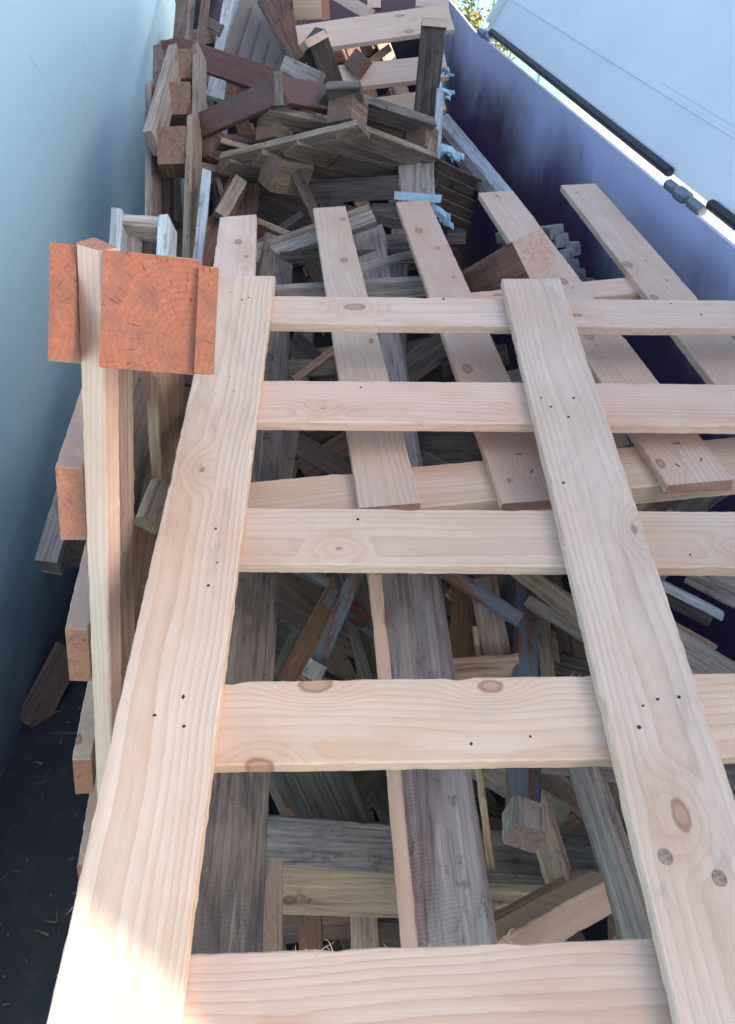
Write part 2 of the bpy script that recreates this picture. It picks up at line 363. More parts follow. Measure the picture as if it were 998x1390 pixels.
# right side wall with a slanting fold towards its far end
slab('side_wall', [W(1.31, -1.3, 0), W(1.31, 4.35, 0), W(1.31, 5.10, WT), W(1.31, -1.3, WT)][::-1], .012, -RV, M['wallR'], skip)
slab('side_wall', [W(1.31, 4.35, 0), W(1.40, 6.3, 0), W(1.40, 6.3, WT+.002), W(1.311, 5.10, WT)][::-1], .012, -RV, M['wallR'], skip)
slab('end_wall', [W(-.40, 6.25, 0), W(1.37, 6.25, 0), W(1.37, 6.25, 1.75), W(-.40, 6.25, 1.75)][::-1], .03, -UV, M['wallE'], skip)
slab('end_wall', [W(-1.36, -1.29, 0), W(1.30, -1.29, 0), W(1.30, -1.29, WT), W(-1.36, -1.29, WT)], .03, UV, M['wallE'], skip)
# lid: leans outward
LDIR = Vector((0, 0, 0))+RV*.5145+Vector((0, 0, .8575)); LN = -RV*.8575+Vector((0, 0, .5145))   # up the lid, inner normal
def LP(s, a, d=0.0): return W(1.333, s, 1.572)+LDIR*a+LN*d
S0, S1 = -.92, 4.98
lidm = slab('lid', [LP(S0, .03), LP(S1, .03), LP(S1, 3.6), LP(S0, 3.6)][::-1], .02, LN, M['lid'], skip)
def lidbar(name, s0, a0, s1, a1, w, h, mat):
    A_, B_ = LP(s0, a0, .0), LP(s1, a1, .0)
    d = (B_-A_).normalized(); e = LN.cross(d)
    V = []
    for q in (A_, B_):
        for k1, k2 in ((-w/2, .0005), (w/2, .0005), (w/2*.8, h), (-w/2*.8, h)): V.append(q+e*k1+LN*k2)
    Fc = [(0, 1, 2, 3), (7, 6, 5, 4)]+[(i, i+4, (i+1) % 4+4, (i+1) % 4) for i in range(4)]
    return mesh_obj(name, V, Fc, mat, lidm)
lidbar('fold', S0, .21, S1, .21, .012, .005, M['lid'])
lidbar('fold', S0, .235, 3.0, .235, .006, .004, M['lid'])
lidbar('edge_rail', S1-.02, .06, S1-.02, 3.6, .05, .03, M['lid'])
lidbar('edge_rail', S1-.12, .24, S1-.12, 3.1, .012, .012, M['hinge'])
lidbar('rib', 1.62, .30, 1.62, 3.1, .03, .008, M['lid'])
lidbar('rib', 1.1, .30, 1.1, 3.1, .03, .008, M['lid'])
def tube(name, a, b_, r, mat, parent, N=10):
    d = (b_-a).normalized(); u = d.orthogonal().normalized(); v = d.cross(u); V = []; Fc = []
    for q in (a, b_):
        for rr_ in (.75, 1):
            off = (.15*r if rr_ == .75 else .5*r)*(1 if q is a else -1)
            V += [q+d*off*(1 if rr_ == 1 else 0)+(u*math.cos(i*6.2832/N)+v*math.sin(i*6.2832/N))*r*rr_ for i in range(N)]
    order = [0, 1, 3, 2]
    for k in range(3):
        a0, b0 = order[k]*N, order[k+1]*N
        for i in range(N): Fc.append((a0+i, a0+(i+1) % N, b0+(i+1) % N, b0+i))
    Fc.append(tuple(reversed(range(N)))); Fc.append(tuple(range(2*N, 3*N)))
    return mesh_obj(name, V, Fc, mat, parent, smooth=False)
for s0, s1 in ((S0, 1.95), (2.12, 2.52+.0), (2.66, 4.86)):
    pass
for s0, s1 in ((S0, 2.30), (2.58, 4.86)):
    tube('rubber_seal', LP(s0, .030, .010), LP(s1, .030, .010), .017, M['rubber'], skip)
for sc_ in (2.44, 4.93):
    tube('hinge', W(1.328, sc_-.13, 1.575), W(1.328, sc_-.045, 1.575), .018, M['hinge'], skip)
    tube('hinge', W(1.328, sc_-.035, 1.575), W(1.328, sc_+.045, 1.575), .023, M['hinge'], skip)
    tube('hinge', W(1.328, sc_+.055, 1.575), W(1.328, sc_+.12, 1.575), .018, M['hinge'], skip)

# ------------------------------------------------------------------ pallet A : large new pallet on top
HA = .95
def A_(x, y, off=0.0):                      # point of its plane, `off` metres below the top face
    return P(x, y, 1.3813*1150*(HA+off)/(y+446))
nA = cvec(0, 1, -.953).normalized(); dA = cvec(0, .953, 1).normalized()
pa = thing('wooden_pallet', 'big fresh pale pallet lying on top in front, wide crossing boards', 'pallet', A_(600, 800, .1), 'wooden pallets thrown in the container')
rb1 = board('runner_board', A_(333.5, 375), A_(146, 1425), .128, .022, 'mark', pa, face=nA, bow=.001)
rb2 = board('runner_board', A_(721, 378), A_(1022, 1425), .128, .022, 'mark', pa, face=nA, bow=.001)
rb3 = board('runner_board', A_(1118, 378), A_(1890, 1425), .128, .022, 'new', pa, face=nA, bow=.001)
def slatA(xl, yl, yr, w, mat='new'):
    return board('deck_board', A_(xl, yl, .0235), A_(1300, yr, .0235), w, .022, mat, pa, face=nA, bow=.0015)
dslots = [slatA(322, 419, 428, .106), slatA(300, 543, 552, .122), slatA(280, 725, 733, .118), slatA(240, 980, 962, .120, 'new'), slatA(170, 1393, 1352, .128)]
for bx, pts in ((rb1, [(313, 397), (338, 404), (329, 407), (312, 511), (317, 531), (293, 535), (293, 718), (295, 764), (249, 946), (250, 986), (210, 971), (283, 795)]),
                (rb2, [(735, 540), (779, 540), (748, 552), (772, 566), (893, 949), (873, 958), (868, 987), (922, 946), (765, 655)])):
    for q in pts: nail(bx, A_(*q), nA)
for i, pts in enumerate([[(602, 406), (911, 412), (952, 427)], [(490, 526), (845, 530)], [(328, 715), (321, 763), (937, 753), (486, 705)], [(294, 983), (640, 1010), (720, 1000)]]):
    for q in pts: nail(dslots[i], A_(q[0], q[1], .0235), nA)
# big screw heads low on the right runner
for q in ((904, 1163), (977, 1192)):
    kn = nail(rb2, A_(*q), nA, r=.008); kn.name = 'dead_knot'; kn.data.materials[0] = M['plug']

# ------------------------------------------------------------------ pallet B behind it
nB = cvec(-.0467, 1.0059, -.7134)
def B_(x, y, off=0.0):
    X, U = (x-499)/F, (650-y)/F
    q = -.0467*X+1.0059*U-.7134
    z = -(1.075+off*nB.length)/q
    return P(x, y, z)
nB.normalize()
pbt = thing('wooden_pallet', 'fresh pallet behind the big one with five fanned pale boards running away', 'pallet', B_(650, 450, .1), 'wooden pallets thrown in the container')
bl = []
for (x0, y0, x1, y1, w, mat) in [(323.5, 293, 296, 600, .118, 'new'), (447, 281, 529, 686, .106, 'new'), (560, 273, 724, 680, .108, 'new'),
                            (673, 260, 951, 655, .118, 'new'), (785, 250, 1075, 600, .118, 'new')]:
    o = board('deck_board', B_(x0, y0), B_(x1, y1), w, .022, mat, pbt, face=nB, bow=.002); bl.append(o)
board('cross_beam', B_(600, 412, .023), B_(885, 384, .023), .10, .03, 'new', pbt, face=nB)
board('cross_beam', B_(250, 690, .023), B_(1080, 612, .023), .125, .04, 'new', pbt, face=nB)
for k, pts in ((1, [(443, 296), (448, 290)]), (2, [(615, 372), (618, 386), (627, 470), (705, 617), (722, 640)]), (3, [(679, 268), (752, 375), (778, 391), (760, 391), (919, 602), (920, 632), (952, 624)]),
               (4, [(802, 270), (903, 380), (906, 382), (876, 354), (783, 262)])):
    for q in pts: nail(bl[k], B_(*q), nB, staple=(k != 1), r=.0025)

# ------------------------------------------------------------------ left upright pallet C
C = thing('wooden_pallet', 'fresh pallet standing upright at left with raw orange sawn block on top', 'pallet', P(112, 1000, 2.1), 'wooden pallets thrown in the container')
axr = UV                                           # pallet runs away from us
def CB(x, y, z): return P(x, y, z)
# end-grain pieces: (x left, y top, x right, y bottom, z)
def endpiece(x0, y0, x1, y1, z, L, mat, name='deck_board', dirv=None, lean=0.0):
    c_ = P((x0+x1)/2, (y0+y1)/2, z); w_ = (x1-x0)/F*z; h_ = (y1-y0)/F*z
    d = (dirv or UV).normalized()
    up = Matrix.Rotation(math.radians(lean), 3, d) @ cvec(0, 1, 0)
    mw = frame(c_+d*L/2, d, up)
    return box(name, L, w_, h_, mat, C, mw, ch=.0015)
dirC = (UV+Vector((0, 0, -.10))).normalized()
dirT = cvec(-.20, .12, 1).normalized()
endpiece(67, 332, 101, 490, 1.04, .14, 'raw', 'block', dirT, 2)
endpiece(139, 347, 266, 503, 1.02, .16, 'raw', 'block', dirT, 3)
endpiece(267, 363, 293, 507, 1.025, .16, 'raw', 'block', dirT, 3)
endpiece(80, 626, 114, 744, 1.27, 1.0, 'pink', 'deck_board', dirC, 2)
endpiece(92, 842, 121, 937, 1.46, .9, 'pink', 'deck_board', dirC, 2)
endpiece(101, 1019, 125, 1090, 1.64, .8, 'pink', 'deck_board', dirC, 2)
endpiece(107, 1165, 128, 1210, 1.78, .6, 'pink', 'deck_board', dirC, 2)
# long upright board between
o = board('upright_board', P(120, 337, 1.015), P(145, 1170, 1.72), .040, .03, 'pink', C, face=cvec(-.25, .25, -1), bow=.001)
board('upright_board', P(152, 480, 1.15), P(166, 1170, 1.78), .026, .05, 'tan', C, face=cvec(.05, .25, -1), bow=.001)
board('upright_board', P(205, 505, 1.60), P(216, 700, 1.95), .034, .075, 'tan', C, face=cvec(-.2, .2, -1))
board('deck_board', P(212, 480, 2.3), P(150, 660, 1.75), .12, .022, 'tan', C, face=cvec(1, .25, -.6))
board('deck_board', P(220, 600, 2.5), P(150, 830, 2.0), .14, .022, 'tan', C, face=cvec(1, .25, -.6))
board('deck_board', P(215, 760, 2.8), P(150, 960, 2.3), .14, .022, 'dbrown', C, face=cvec(1, .25, -.6))
nail(o, P(161, 695, 1.62), CAM-P(161, 695, 1.6), r=.002)

# ------------------------------------------------------------------ the hidden pallet right under A : two long dark stringers
D = thing('wooden_pallet', 'long grey weathered pallet under the fresh one, two dark boards running away', 'pallet', P(450, 900, 1.6), 'wooden pallets thrown in the container')
board('runner_board', P(380, 321, 2.95), P(292, 1410, .985), .105, .045, 'grey', D, bow=.002, roll=-14)
board('runner_board', P(498, 311, 2.95), P(624, 1400, 1.03), .112, .045, 'saw', D, bow=.002, roll=13)
board('edge_strip', P(509, 780, 1.50), P(567, 1400, 1.05), .022, .035, 'pink', D, bow=.001)
board('cross_beam', P(340, 391, 2.42), P(645, 372, 2.42), .042, .05, 'pgrey', D, face=cvec(0, 1, -.55))
board('cross_beam', P(345, 403, 2.44), P(640, 384, 2.44), .035, .03, 'grey', D)
board('cross_beam', P(340, 1140, 1.62), P(830, 1172, 1.66), .088, .05, 'grey', D, face=cvec(0, .35, -1))
board('cross_beam', P(360, 1208, 1.62), P(800, 1222, 1.64), .085, .04, 'tan', D, face=cvec(0, .3, -1))

# ------------------------------------------------------------------ far left upright pallet E, seen from its end
E_ = thing('wooden_pallet', 'old pallet on edge by left wall, three blocks between thin boards', 'pallet', P(230, 340, 3.6), 'wooden pallets thrown in the container')
def eb(x0, y0, z0, x1, y1, z1, w, t, mat, nm='deck_board', **k): return pb(nm, x0, y0, z0, x1, y1, z1, w, t, mat, E_, **k)
eb(201, 112, 3.3, 201, 320, 3.05, .028, .09, 'old', face=cvec(-.2, .2, -1))
eb(212, 60, 3.7, 209, 300, 3.3, .03, .05, 'grey', face=cvec(-.2, .2, -1))
eb(234, 60, 3.45, 199, 178, 3.05, .034, .10, 'pgrey', 'runner_board', face=cvec(-.2, .2, -1))
eb(265, 58, 3.5, 264, 165, 3.2, .024, .09, 'old', face=cvec(-.2, .2, -1))
eb(258, 156, 3.15, 251, 368, 2.85, .027, .09, 'old', face=cvec(-.2, .2, -1))
eb(220, 200, 3.3, 222, 320, 3.2, .05, .05, 'dbrown', face=cvec(-.2, .2, -1))
eb(228, 80, 3.7, 236, 300, 3.4, .035, .05, 'dgrey', face=cvec(-.2, .2, -1))
for (x, y, z, s_) in ((251, 88, 3.45, .095), (241, 135, 3.3, .10), (232, 199, 3.1, .108)):
    fr = frame(P(x, y, z)+cvec(0, 0, .05), cvec(.06, .12, -1), cvec(-.08, 1, .15))
    box('block', .10, s_, s_*1.35, 'block', E_, fr)

# small bleached upright frame at the left wall
G = thing('pallet_end', 'small bleached blue-white pallet end upright behind the orange block', 'pallet', P(195, 420, 2.0))
pb('upright_board', 158, 282, 2.0, 148, 420, 1.9, .026, .08, 'bwood', G, face=cvec(-.1, .3, -1))
pb('upright_board', 221, 290, 2.0, 214, 420, 1.9, .022, .08, 'bwood', G, face=cvec(-.1, .3, -1))
pb('cap_board', 163, 297, 2.0, 216, 300, 2.0, .034, .07, 'pgrey', G, face=cvec(0, .5, -1))
pb('inner_board', 178, 312, 2.03, 176, 430, 1.95, .055, .02, 'grey', G)
pb('inner_board', 204, 315, 2.05, 204, 430, 1.97, .03, .02, 'dgrey', G)
pb('inner_board', 232, 345, 2.0, 230, 430, 1.95, .012, .02, 'bwood', G)

# ------------------------------------------------------------------ brown tilted pallet H, corner towards us
Hh = thing('wooden_pallet', 'dark brown painted pallet tipped up in the middle showing its slatted underside', 'pallet', P(430, 180, 3.1), 'wooden pallets thrown in the container')
def hb(x0, y0, z0, x1, y1, z1, w, t, mat, nm='deck_board', **k): return pb(nm, x0, y0, z0, x1, y1, z1, w, t, mat, Hh, **k)
vert = cvec(0, .15, -1)
hb(228, 62, 3.9, 452, 137, 3.5, .125, .02, 'brown', 'side_board', face=vert)
hb(262, 173, 3.25, 377, 121, 2.95, .115, .02, 'brown', 'side_board', face=vert)
hb(377, 97, 2.93, 379, 143, 2.95, .032, .03, 'grey', 'corner_post', face=vert)
hb(381, 119, 2.96, 451, 132, 3.15, .125, .02, 'brown', 'side_board', face=vert)
for (x, y, z, w_, h_) in ((284, 193, 3.2, .105, .115), (371, 167, 3.05, .108, .108), (472, 141, 2.92, .118, .115), (574, 182, 3.2, .105, .11)):
    c0 = P(x, y, z); fr = frame(c0+cvec(0, 0, .06), cvec(.62, -.12, 1), cvec(.1, 1, .1))
    box('block', .10, w_*.85, h_, 'block', Hh, fr)
hb(300, 210, 3.15, 485, 166, 2.84, .024, .09, 'old', 'runner_board', face=vert)
hb(480, 167, 2.85, 594, 211, 3.18, .024, .09, 'old', 'runner_board', face=vert)
hb(446, 117, 2.95, 592, 165, 3.2, .034, .09, 'grey', 'top_board', face=vert)
hb(443, 116, 2.90, 488, 113, 2.88, .03, .09, 'grey', 'top_board', face=vert)
hb(366, 145, 2.98, 452, 166, 3.1, .026, .09, 'old', 'top_board', face=vert)
hb(303, 184, 3.1, 372, 199, 3.2, .022, .09, 'dbrown', 'top_board', face=vert)
for (x0, y0, x1, y1, z0, z1) in ((312, 214, 381, 229, 3.14, 3.3), (357, 204, 500, 237, 3.05, 3.3), (404, 190, 543, 227, 2.97, 3.25), (456, 176, 591, 216, 2.92, 3.2), (272, 224, 378, 241, 3.2, 3.4)):
    hb(x0, y0, z0, x1, y1, z1, .030, .09, 'old', 'deck_board', face=vert)
    hb(x0+2, y0+7, z0+.03, x1-2, y1+6, z1+.03, .034, .02, 'dgrey', 'deck_board', face=cvec(0, -.4, -1))
hb(452, 150, 3.1, 560, 205, 3.3, .10, .02, 'dbrown', 'deck_board', face=cvec(0, -.5, -1))
# slats between, seen under
hb(300, 200, 3.3, 560, 205, 3.5, .10, .02, 'dbrown', 'deck_board', face=cvec(0, -.3, -1))

# ------------------------------------------------------------------ far pale pallet with posts J
J = thing('wooden_pallet', 'pale wide-board pallet at the far end with two dark posts pointing up', 'pallet', P(520, 160, 4.0), 'wooden pallets thrown in the container')
def jb(x0, y0, z0, x1, y1, z1, w, t, mat, nm='deck_board', **k): return pb(nm, x0, y0, z0, x1, y1, z1, w, t, mat, J, **k)
fj = cvec(.05, .55, -1)
jb(404, 52, 4.0, 612, 22, 4.0, .195, .025, 'new', face=fj)
jb(430, 107, 3.95, 606, 88, 3.95, .165, .025, 'new', face=fj)
jb(440, 158, 3.9, 602, 134, 3.9, .15, .025, 'new', face=fj)
jb(450, 200, 3.85, 598, 175, 3.85, .13, .025, 'tan', face=fj)
jb(432, 52, 3.62, 461, 135, 3.85, .105, .07, 'dgrey', 'post', face=cvec(.1, .25, -1))
jb(589, 31, 3.58, 574, 195, 3.8, .105, .07, 'dgrey', 'post', face=cvec(0, .2, -1))
# raw sawn ends of the posts
for (x, y, z, dx, dy) in ((431, 53, 3.615, 461-432, 135-52), (590, 30, 3.575, 574-589, 195-31)):
    o = pb('sawn_end', x-1.2*dx/40, y-4, z-.01, x+1.0*dx/40, y+5, z, .108, .075, 'raw', J, face=cvec(0, .2, -1)) if False else None
jb(428, 47, 3.60, 433, 57, 3.61, .107, .075, 'pink', 'sawn_end', face=cvec(0, .45, -1))
jb(590, 25, 3.56, 589, 36, 3.57, .107, .075, 'pink', 'sawn_end', face=cvec(0, .45, -1))
jb(565, 0, 4.3, 610, 5, 4.3, .1, .02, 'new', face=fj)

NOTES = []
# ------------------------------------------------------------------ loose pieces round J
loose('pine_block', 'orange-brown sawn beam stub at top above the pale boards', 398, 8, 4.15, 436, 6, 4.1, .13, .1, 'pink', 'beam')
loose('pine_plank', 'pale plank slanting down behind the top pale board', 455, -8, 4.4, 505, 22, 4.3, .06, .03, 'new')
loose('pine_plank', 'white square plank end upright at the top edge', 508, -30, 4.4, 508, 10, 4.4, .07, .03, 'new')
loose('wood_stub', 'reddish stub poking through gap between two pale far boards', 475, 76, 3.95, 492, 92, 3.88, .09, .03, 'rust')
loose('wood_stub', 'brown slanting stub in the gap right of the reddish stub', 500, 86, 4.05, 530, 64, 4.1, .035, .03, 'tan')
loose('weathered_plank', 'grey-blue pointed plank end left of the left dark post', 384, 86, 3.4, 432, 108, 3.3, .062, .03, 'pgrey')
# blue-strapped upright plank
K = thing('weathered_plank', 'grey upright double plank bound with a bright blue plastic strap', 'plank', P(575, 280, 3.3))
pb('plank_half', 556, 205, 3.2, 557, 285, 3.12, .085, .025, 'pgrey', K)
pb('plank_half', 578, 190, 3.22, 581, 285, 3.14, .055, .025, 'pgrey', K)
pb('plank_half', 598, 120, 3.5, 592, 215, 3.3, .03, .02, 'bwood', K)
pb('strap', 536, 265, 3.08, 599, 270, 3.10, .028, .004, 'strap', K, chip=False)
def rag(label, cx, cy, z, n, size, seed):
    rnd = random.Random(seed); V = []; Fc = []
    for i in range(n):
        a = rnd.uniform(-.5, .6); l_ = size*rnd.uniform(.5, 1); w_ = size*rnd.uniform(.22, .45)
        o_ = Vector((rnd.uniform(-.3, .3)*size, rnd.uniform(-.4, .4)*size, rnd.uniform(-.1, .1)*size))
        base = len(V)
        for k in range(5):
            u = k/4
            cx_ = o_+Vector((math.cos(a)*l_*u, math.sin(a)*l_*u-.3*size*u*u, .2*size*math.sin(3*u+i)))
            V.append(cvec(cx_.x, cx_.y+w_/2, cx_.z)); V.append(cvec(cx_.x, cx_.y-w_/2, cx_.z+.01*math.sin(i+k)))
        for k in range(4): Fc.append((base+2*k, base+2*k+1, base+2*k+3, base+2*k+2))
    n0 = len(V)
    V2 = V+[v+cvec(0, 0, .0015) for v in V]
    Fc = Fc+[tuple(reversed([i+n0 for i in f])) for f in Fc]
    o = mesh_obj('torn_plastic', V2, Fc, M['strap'], None, Matrix.Translation(P(cx, cy, z)))
    return tagit(o, label, 'plastic scrap', 'torn blue plastic straps')
rag('torn blue plastic hanging below the right end of the brown pallet', 603, 208, 3.15, 7, .07, 3)
rag('short blue plastic tatter beside the dark post high up', 601, 126, 3.5, 4, .045, 5)
rag('small blue plastic tatter near the top of the strapped plank', 602, 92, 3.7, 3, .05, 9)
rag('blue plastic scrap just under the blue strap', 592, 288, 3.1, 3, .07, 11)

# leaning corrugated slats to the right
L_ = thing('slatted_panel', 'dark leaning panel of overlapping narrow slats against the violet wall', 'panel', P(620, 330, 3.3))
for i in range(7):
    pb('slat', 588, 226+i*17, 3.25-.03*i, 652-i*4.5, 256+i*14, 3.45-.04*i, .062, .016, 'dgrey' if i % 2 else 'dbrown', L_, roll=14)
pb('end_stub', 608, 322, 3.0, 633, 322, 3.0, .05, .02, 'grey', L_)
# long bleached beams leaning by the right wall
loose('bleached_beam', 'long bleached blue-white beam leaning along the violet right wall', 600, 157, 4.3, 716, 302, 3.02, .062, .045, 'bwood', 'beam', face=cvec(-.4, .6, -1))
loose('weathered_beam', 'grey beam just left of the bleached one along the right wall', 597, 171, 4.2, 682, 280, 3.15, .035, .045, 'grey', 'beam', face=cvec(-.4, .6, -1))
loose('weathered_beam', 'darkest thin beam under the bleached beam by the right wall', 596, 183, 4.15, 665, 275, 3.2, .03, .04, 'dgrey', 'beam', face=cvec(-.4, .6, -1))

# brown block with pale sawn end
w_ax = cvec(-.107, -.043, .11).normalized()
v_ax = cvec(.0856, .062, .105); v_ax = (v_ax-w_ax*v_ax.dot(w_ax)).normalized(); u_ax = w_ax.cross(v_ax)
if u_ax.z < 0: u_ax = -u_ax
O = P(707, 356, 2.20)
bk = box('beam_stub', .20, .18, .112, 'rust', None, frame(O+w_ax*.09+v_ax*.078, w_ax, u_ax), ch=.002)
bk.data.materials.append(wood('pale_sawn_end', (.5, .33, .24), (.3, .18, .12), end=(.62, .40, .30))); bk.data.polygons[-2].material_index = 1; bk.data.polygons[-1].material_index = 1
tagit(bk, 'thick reddish-brown beam stub with pale sawn end lying on the rear pallet', 'beam')
# silver stick ends
for i, (x, y, lab) in enumerate([(755, 305, 'topmost'), (762, 317, 'second from top'), (778, 329, 'right-hand odd one out'), (769, 338, 'middle'), (776, 352, 'fourth from top in the row'), (785, 366, 'lowest but one'), (799, 379, 'lowest, half hidden by pale beam')]):
    o = pb('grey_stick', x, y, 2.55, x-75, y+10-i*3, 3.05, .045, .04, 'stick', None, face=cvec(0, .5, -1), chamfer=.004)
    tagit(o, 'silver-grey stick end behind the beam stub, '+lab, 'stick', 'silver stick ends beside the stub')

# ------------------------------------------------------------------ loose planks, far and middle
def lp(label, *a, name='loose_plank', **k): return loose(name, label, *a, **k)
lp('double grey split plank rising right behind the fresh deck boards', 335, 352, 2.85, 508, 292, 2.78, .055, .03, 'pgrey', face=cvec(0, .5, -1))
lp('grey plank lying on the split double plank, slightly shorter', 345, 335, 2.88, 500, 281, 2.82, .03, .03, 'old', face=cvec(0, .6, -1))
lp('dark smooth board under the brown pallet, rising to the right', 412, 262, 3.2, 542, 254, 3.12, .085, .02, 'dgrey')
lp('lower grey board beneath the dark smooth one', 505, 292, 3.2, 565, 292, 3.15, .085, .02, 'grey')
lp('grey square board end between the second and third fanned boards', 520, 338, 3.0, 572, 338, 3.0, .10, .02, 'grey')
lp('upright short grey stub below the lower grey board', 540, 310, 3.1, 541, 332, 3.1, .05, .02, 'grey')
lp('dark diagonal board dropping below the hexagonal block', 396, 222, 3.1, 432, 300, 3.0, .04, .03, 'dbrown')
loose('wood_block', 'chunky dark block under the middle of the brown pallet', 374, 240, 3.05, 420, 247, 3.15, .12, .1, 'block', 'block', roll=20)
lp('thin lilac-grey stick standing left of the first fanned board', 281, 230, 3.0, 268, 362, 2.7, .033, .02, 'bwood')
lp('reddish plank leaning left behind the lilac-grey stick', 325, 246, 3.25, 272, 358, 3.0, .075, .025, 'rust')
lp('brown plank leaning left, with pale flat top end', 328, 242, 3.15, 300, 292, 3.05, .05, .025, 'old')
lp('orange-brown plank hanging down beside the leaning reddish plank', 336, 250, 3.3, 328, 345, 3.2, .10, .025, 'rust')
lp('dark brown wide board in the hollow under the brown pallet', 335, 268, 3.5, 425, 300, 3.4, .15, .025, 'dbrown')
lp('rusty board deep in the hollow under the dark brown wide board', 330, 305, 3.7, 420, 335, 3.5, .16, .025, 'rust')
lp('thin brown lath crossing the hollow at left', 290, 225, 3.3, 310, 290, 3.2, .02, .02, 'old')
lp('thin slanting lath between the edge-on pallet and lilac stick', 270, 120, 3.6, 287, 165, 3.5, .02, .02, 'old')
lp('short grey lath in the dark left of the lilac-grey stick', 262, 250, 3.4, 276, 290, 3.35, .022, .02, 'grey')
lp('dark reddish board low behind the edge-on pallet', 228, 335, 3.4, 290, 350, 3.2, .10, .02, 'dbrown')
lp('brown board across the gap behind the edge-on pallet', 215, 300, 3.6, 275, 315, 3.5, .08, .02, 'dbrown')
# top-left background
lp('bluish-white plank standing at top left of the grey curved boards', 318, -20, 4.6, 292, 132, 4.0, .085, .02, 'bwood')
lp('bleached plank edge doubled behind the bluish-white plank', 310, 130, 4.2, 299, 190, 4.0, .05, .02, 'bwood')
lp('thin reddish upright lath at the top left corner of the pile', 282, -20, 4.3, 268, 95, 4.0, .045, .02, 'dbrown')
lp('thin grey upright lath beside the reddish one', 262, -20, 4.5, 254, 70, 4.1, .04, .02, 'grey')
lp('dark upright board in the far left corner by the wall', 248, -20, 5.0, 240, 80, 4.6, .06, .02, 'dgrey')
lp('short pale cross lath between the upright laths', 279, 30, 4.2, 300, 42, 4.2, .06, .02, 'grey')
Q = thing('board_stack', 'fan of dusty grey boards with rounded edges leaning at the back', 'boards', P(350, 110, 4.0))
for i in range(5):
    pb('board', 352+i*12-2, -20+i*24, 4.5-.12*i, 318+i*20-8, 110+i*5, 4.1-.1*i, .125, .015, 'tint', Q, roll=18, face=cvec(.5, .2, -1))
lp('dark stick slanting down in front of the grey dusty boards', 352, 0, 4.0, 403, 92, 3.6, .03, .03, 'dbrown')
lp('brown plank slanting beside the dark stick at top', 358, -15, 4.2, 407, 80, 3.75, .05, .03, 'rust')
lp('thin red-brown upright plank left of the pale top board', 386, -20, 4.3, 400, 88, 3.9, .045, .03, 'rust')
lp('dark narrow board behind the red-brown upright plank', 372, -20, 4.5, 388, 60, 4.2, .05, .02, 'dbrown')

# ------------------------------------------------------------------ seen through the gaps
# between slat 1 and 2
lp('grey diagonal board under the fresh deck, right of the grey runner', 530, 520, 2.4, 640, 440, 2.6, .085, .025, 'grey')
lp('second grey board beside the diagonal one, darker', 560, 528, 2.6, 670, 462, 2.7, .09, .025, 'dgrey')
lp('brown curved board end in the upper gap', 600, 500, 2.5, 690, 480, 2.5, .06, .025, 'dbrown')
lp('dark slanting slat in gap left of second fanned board', 395, 460, 2.6, 455, 520, 2.5, .07, .025, 'dgrey')
lp('lighter slat beneath the dark slanting slat', 380, 500, 2.5, 470, 500, 2.5, .05, .025, 'grey')
lp('greenish pale lath under the fourth fanned board', 775, 455, 2.3, 812, 520, 2.2, .04, .02, 'old')
lp('tan lath crossing right of the central board in upper gap', 772, 480, 2.4, 850, 530, 2.3, .05, .02, 'tan')
lp('grey lath leaning with the greenish one in upper gap', 790, 450, 2.35, 880, 530, 2.25, .035, .02, 'grey')
# between slat 2 and 3
lp('pale upright plank stub in gap beside left dark runner', 398, 580, 2.1, 384, 668, 2.0, .035, .03, 'old')
lp('dark board lying across the gap under second and third fanned boards', 560, 600, 2.1, 690, 600, 2.1, .11, .025, 'dgrey')
lp('grey slats fanning below the dark board', 565, 620, 2.0, 640, 655, 1.95, .04, .025, 'grey')
lp('brown plank crossing the dark gap near the left runner', 400, 600, 2.3, 500, 660, 2.2, .06, .025, 'dbrown')
lp('reddish plank deep in gap near the left runner', 410, 640, 2.5, 490, 590, 2.5, .07, .025, 'rust')
lp('grey lath ends right of central board above the cross beam', 800, 590, 2.0, 880, 630, 1.95, .05, .02, 'grey')
lp('pale brown lath beneath cross beam right of central board', 820, 600, 1.95, 850, 590, 1.95, .05, .02, 'tan')
lp('tan plank end below the cross beam at right', 870, 700, 1.75, 945, 655, 1.8, .045, .02, 'tan')
lp('blue-grey plank end below the cross beam at right, next to tan one', 912, 705, 1.7, 985, 655, 1.75, .05, .02, 'grey')
lp('slender grey strip passing under central board near third slat', 830, 680, 1.8, 900, 700, 1.8, .03, .02, 'pgrey')
# between slat 3 and 4, left part
lp('blue-grey painted stick crossing from the grey runner to upper left', 452, 812, 1.62, 545, 878, 1.68, .036, .03, 'blue', name='painted_stick', cat='stick')
ps = loose('painted_stick', 'red and blue worn stick with white tip slanting down left', 490, 765, 1.62, 428, 912, 1.58, .030, .03, 'blue', 'stick')
pb('white_tip', 433, 900, 1.565, 422, 922, 1.56, .038, .038, 'worn', ps)
lp('blue worn round-ended stick slanting down to the dark leg', 585, 762, 1.60, 708, 843, 1.58, .030, .03, 'blue', name='painted_stick', cat='stick', chamfer=.01)
lp('blue stick end just above the front deck board', 596, 900, 1.75, 650, 945, 1.75, .026, .03, 'blue', name='painted_stick', cat='stick')
lp('dark brown plank slanting right behind the red and blue stick', 370, 765, 1.95, 470, 840, 1.95, .06, .03, 'dbrown')
lp('brown wide plank crossing behind the blue sticks', 350, 790, 2.05, 560, 900, 2.05, .11, .03, 'dbrown')
lp('red-brown plank slanting down left behind the red and blue stick', 478, 770, 1.85, 395, 925, 1.85, .06, .03, 'rust')
lp('dull brown plank standing just left of the grey sawn runner', 480, 780, 1.8, 510, 940, 1.8, .06, .03, 'dbrown')
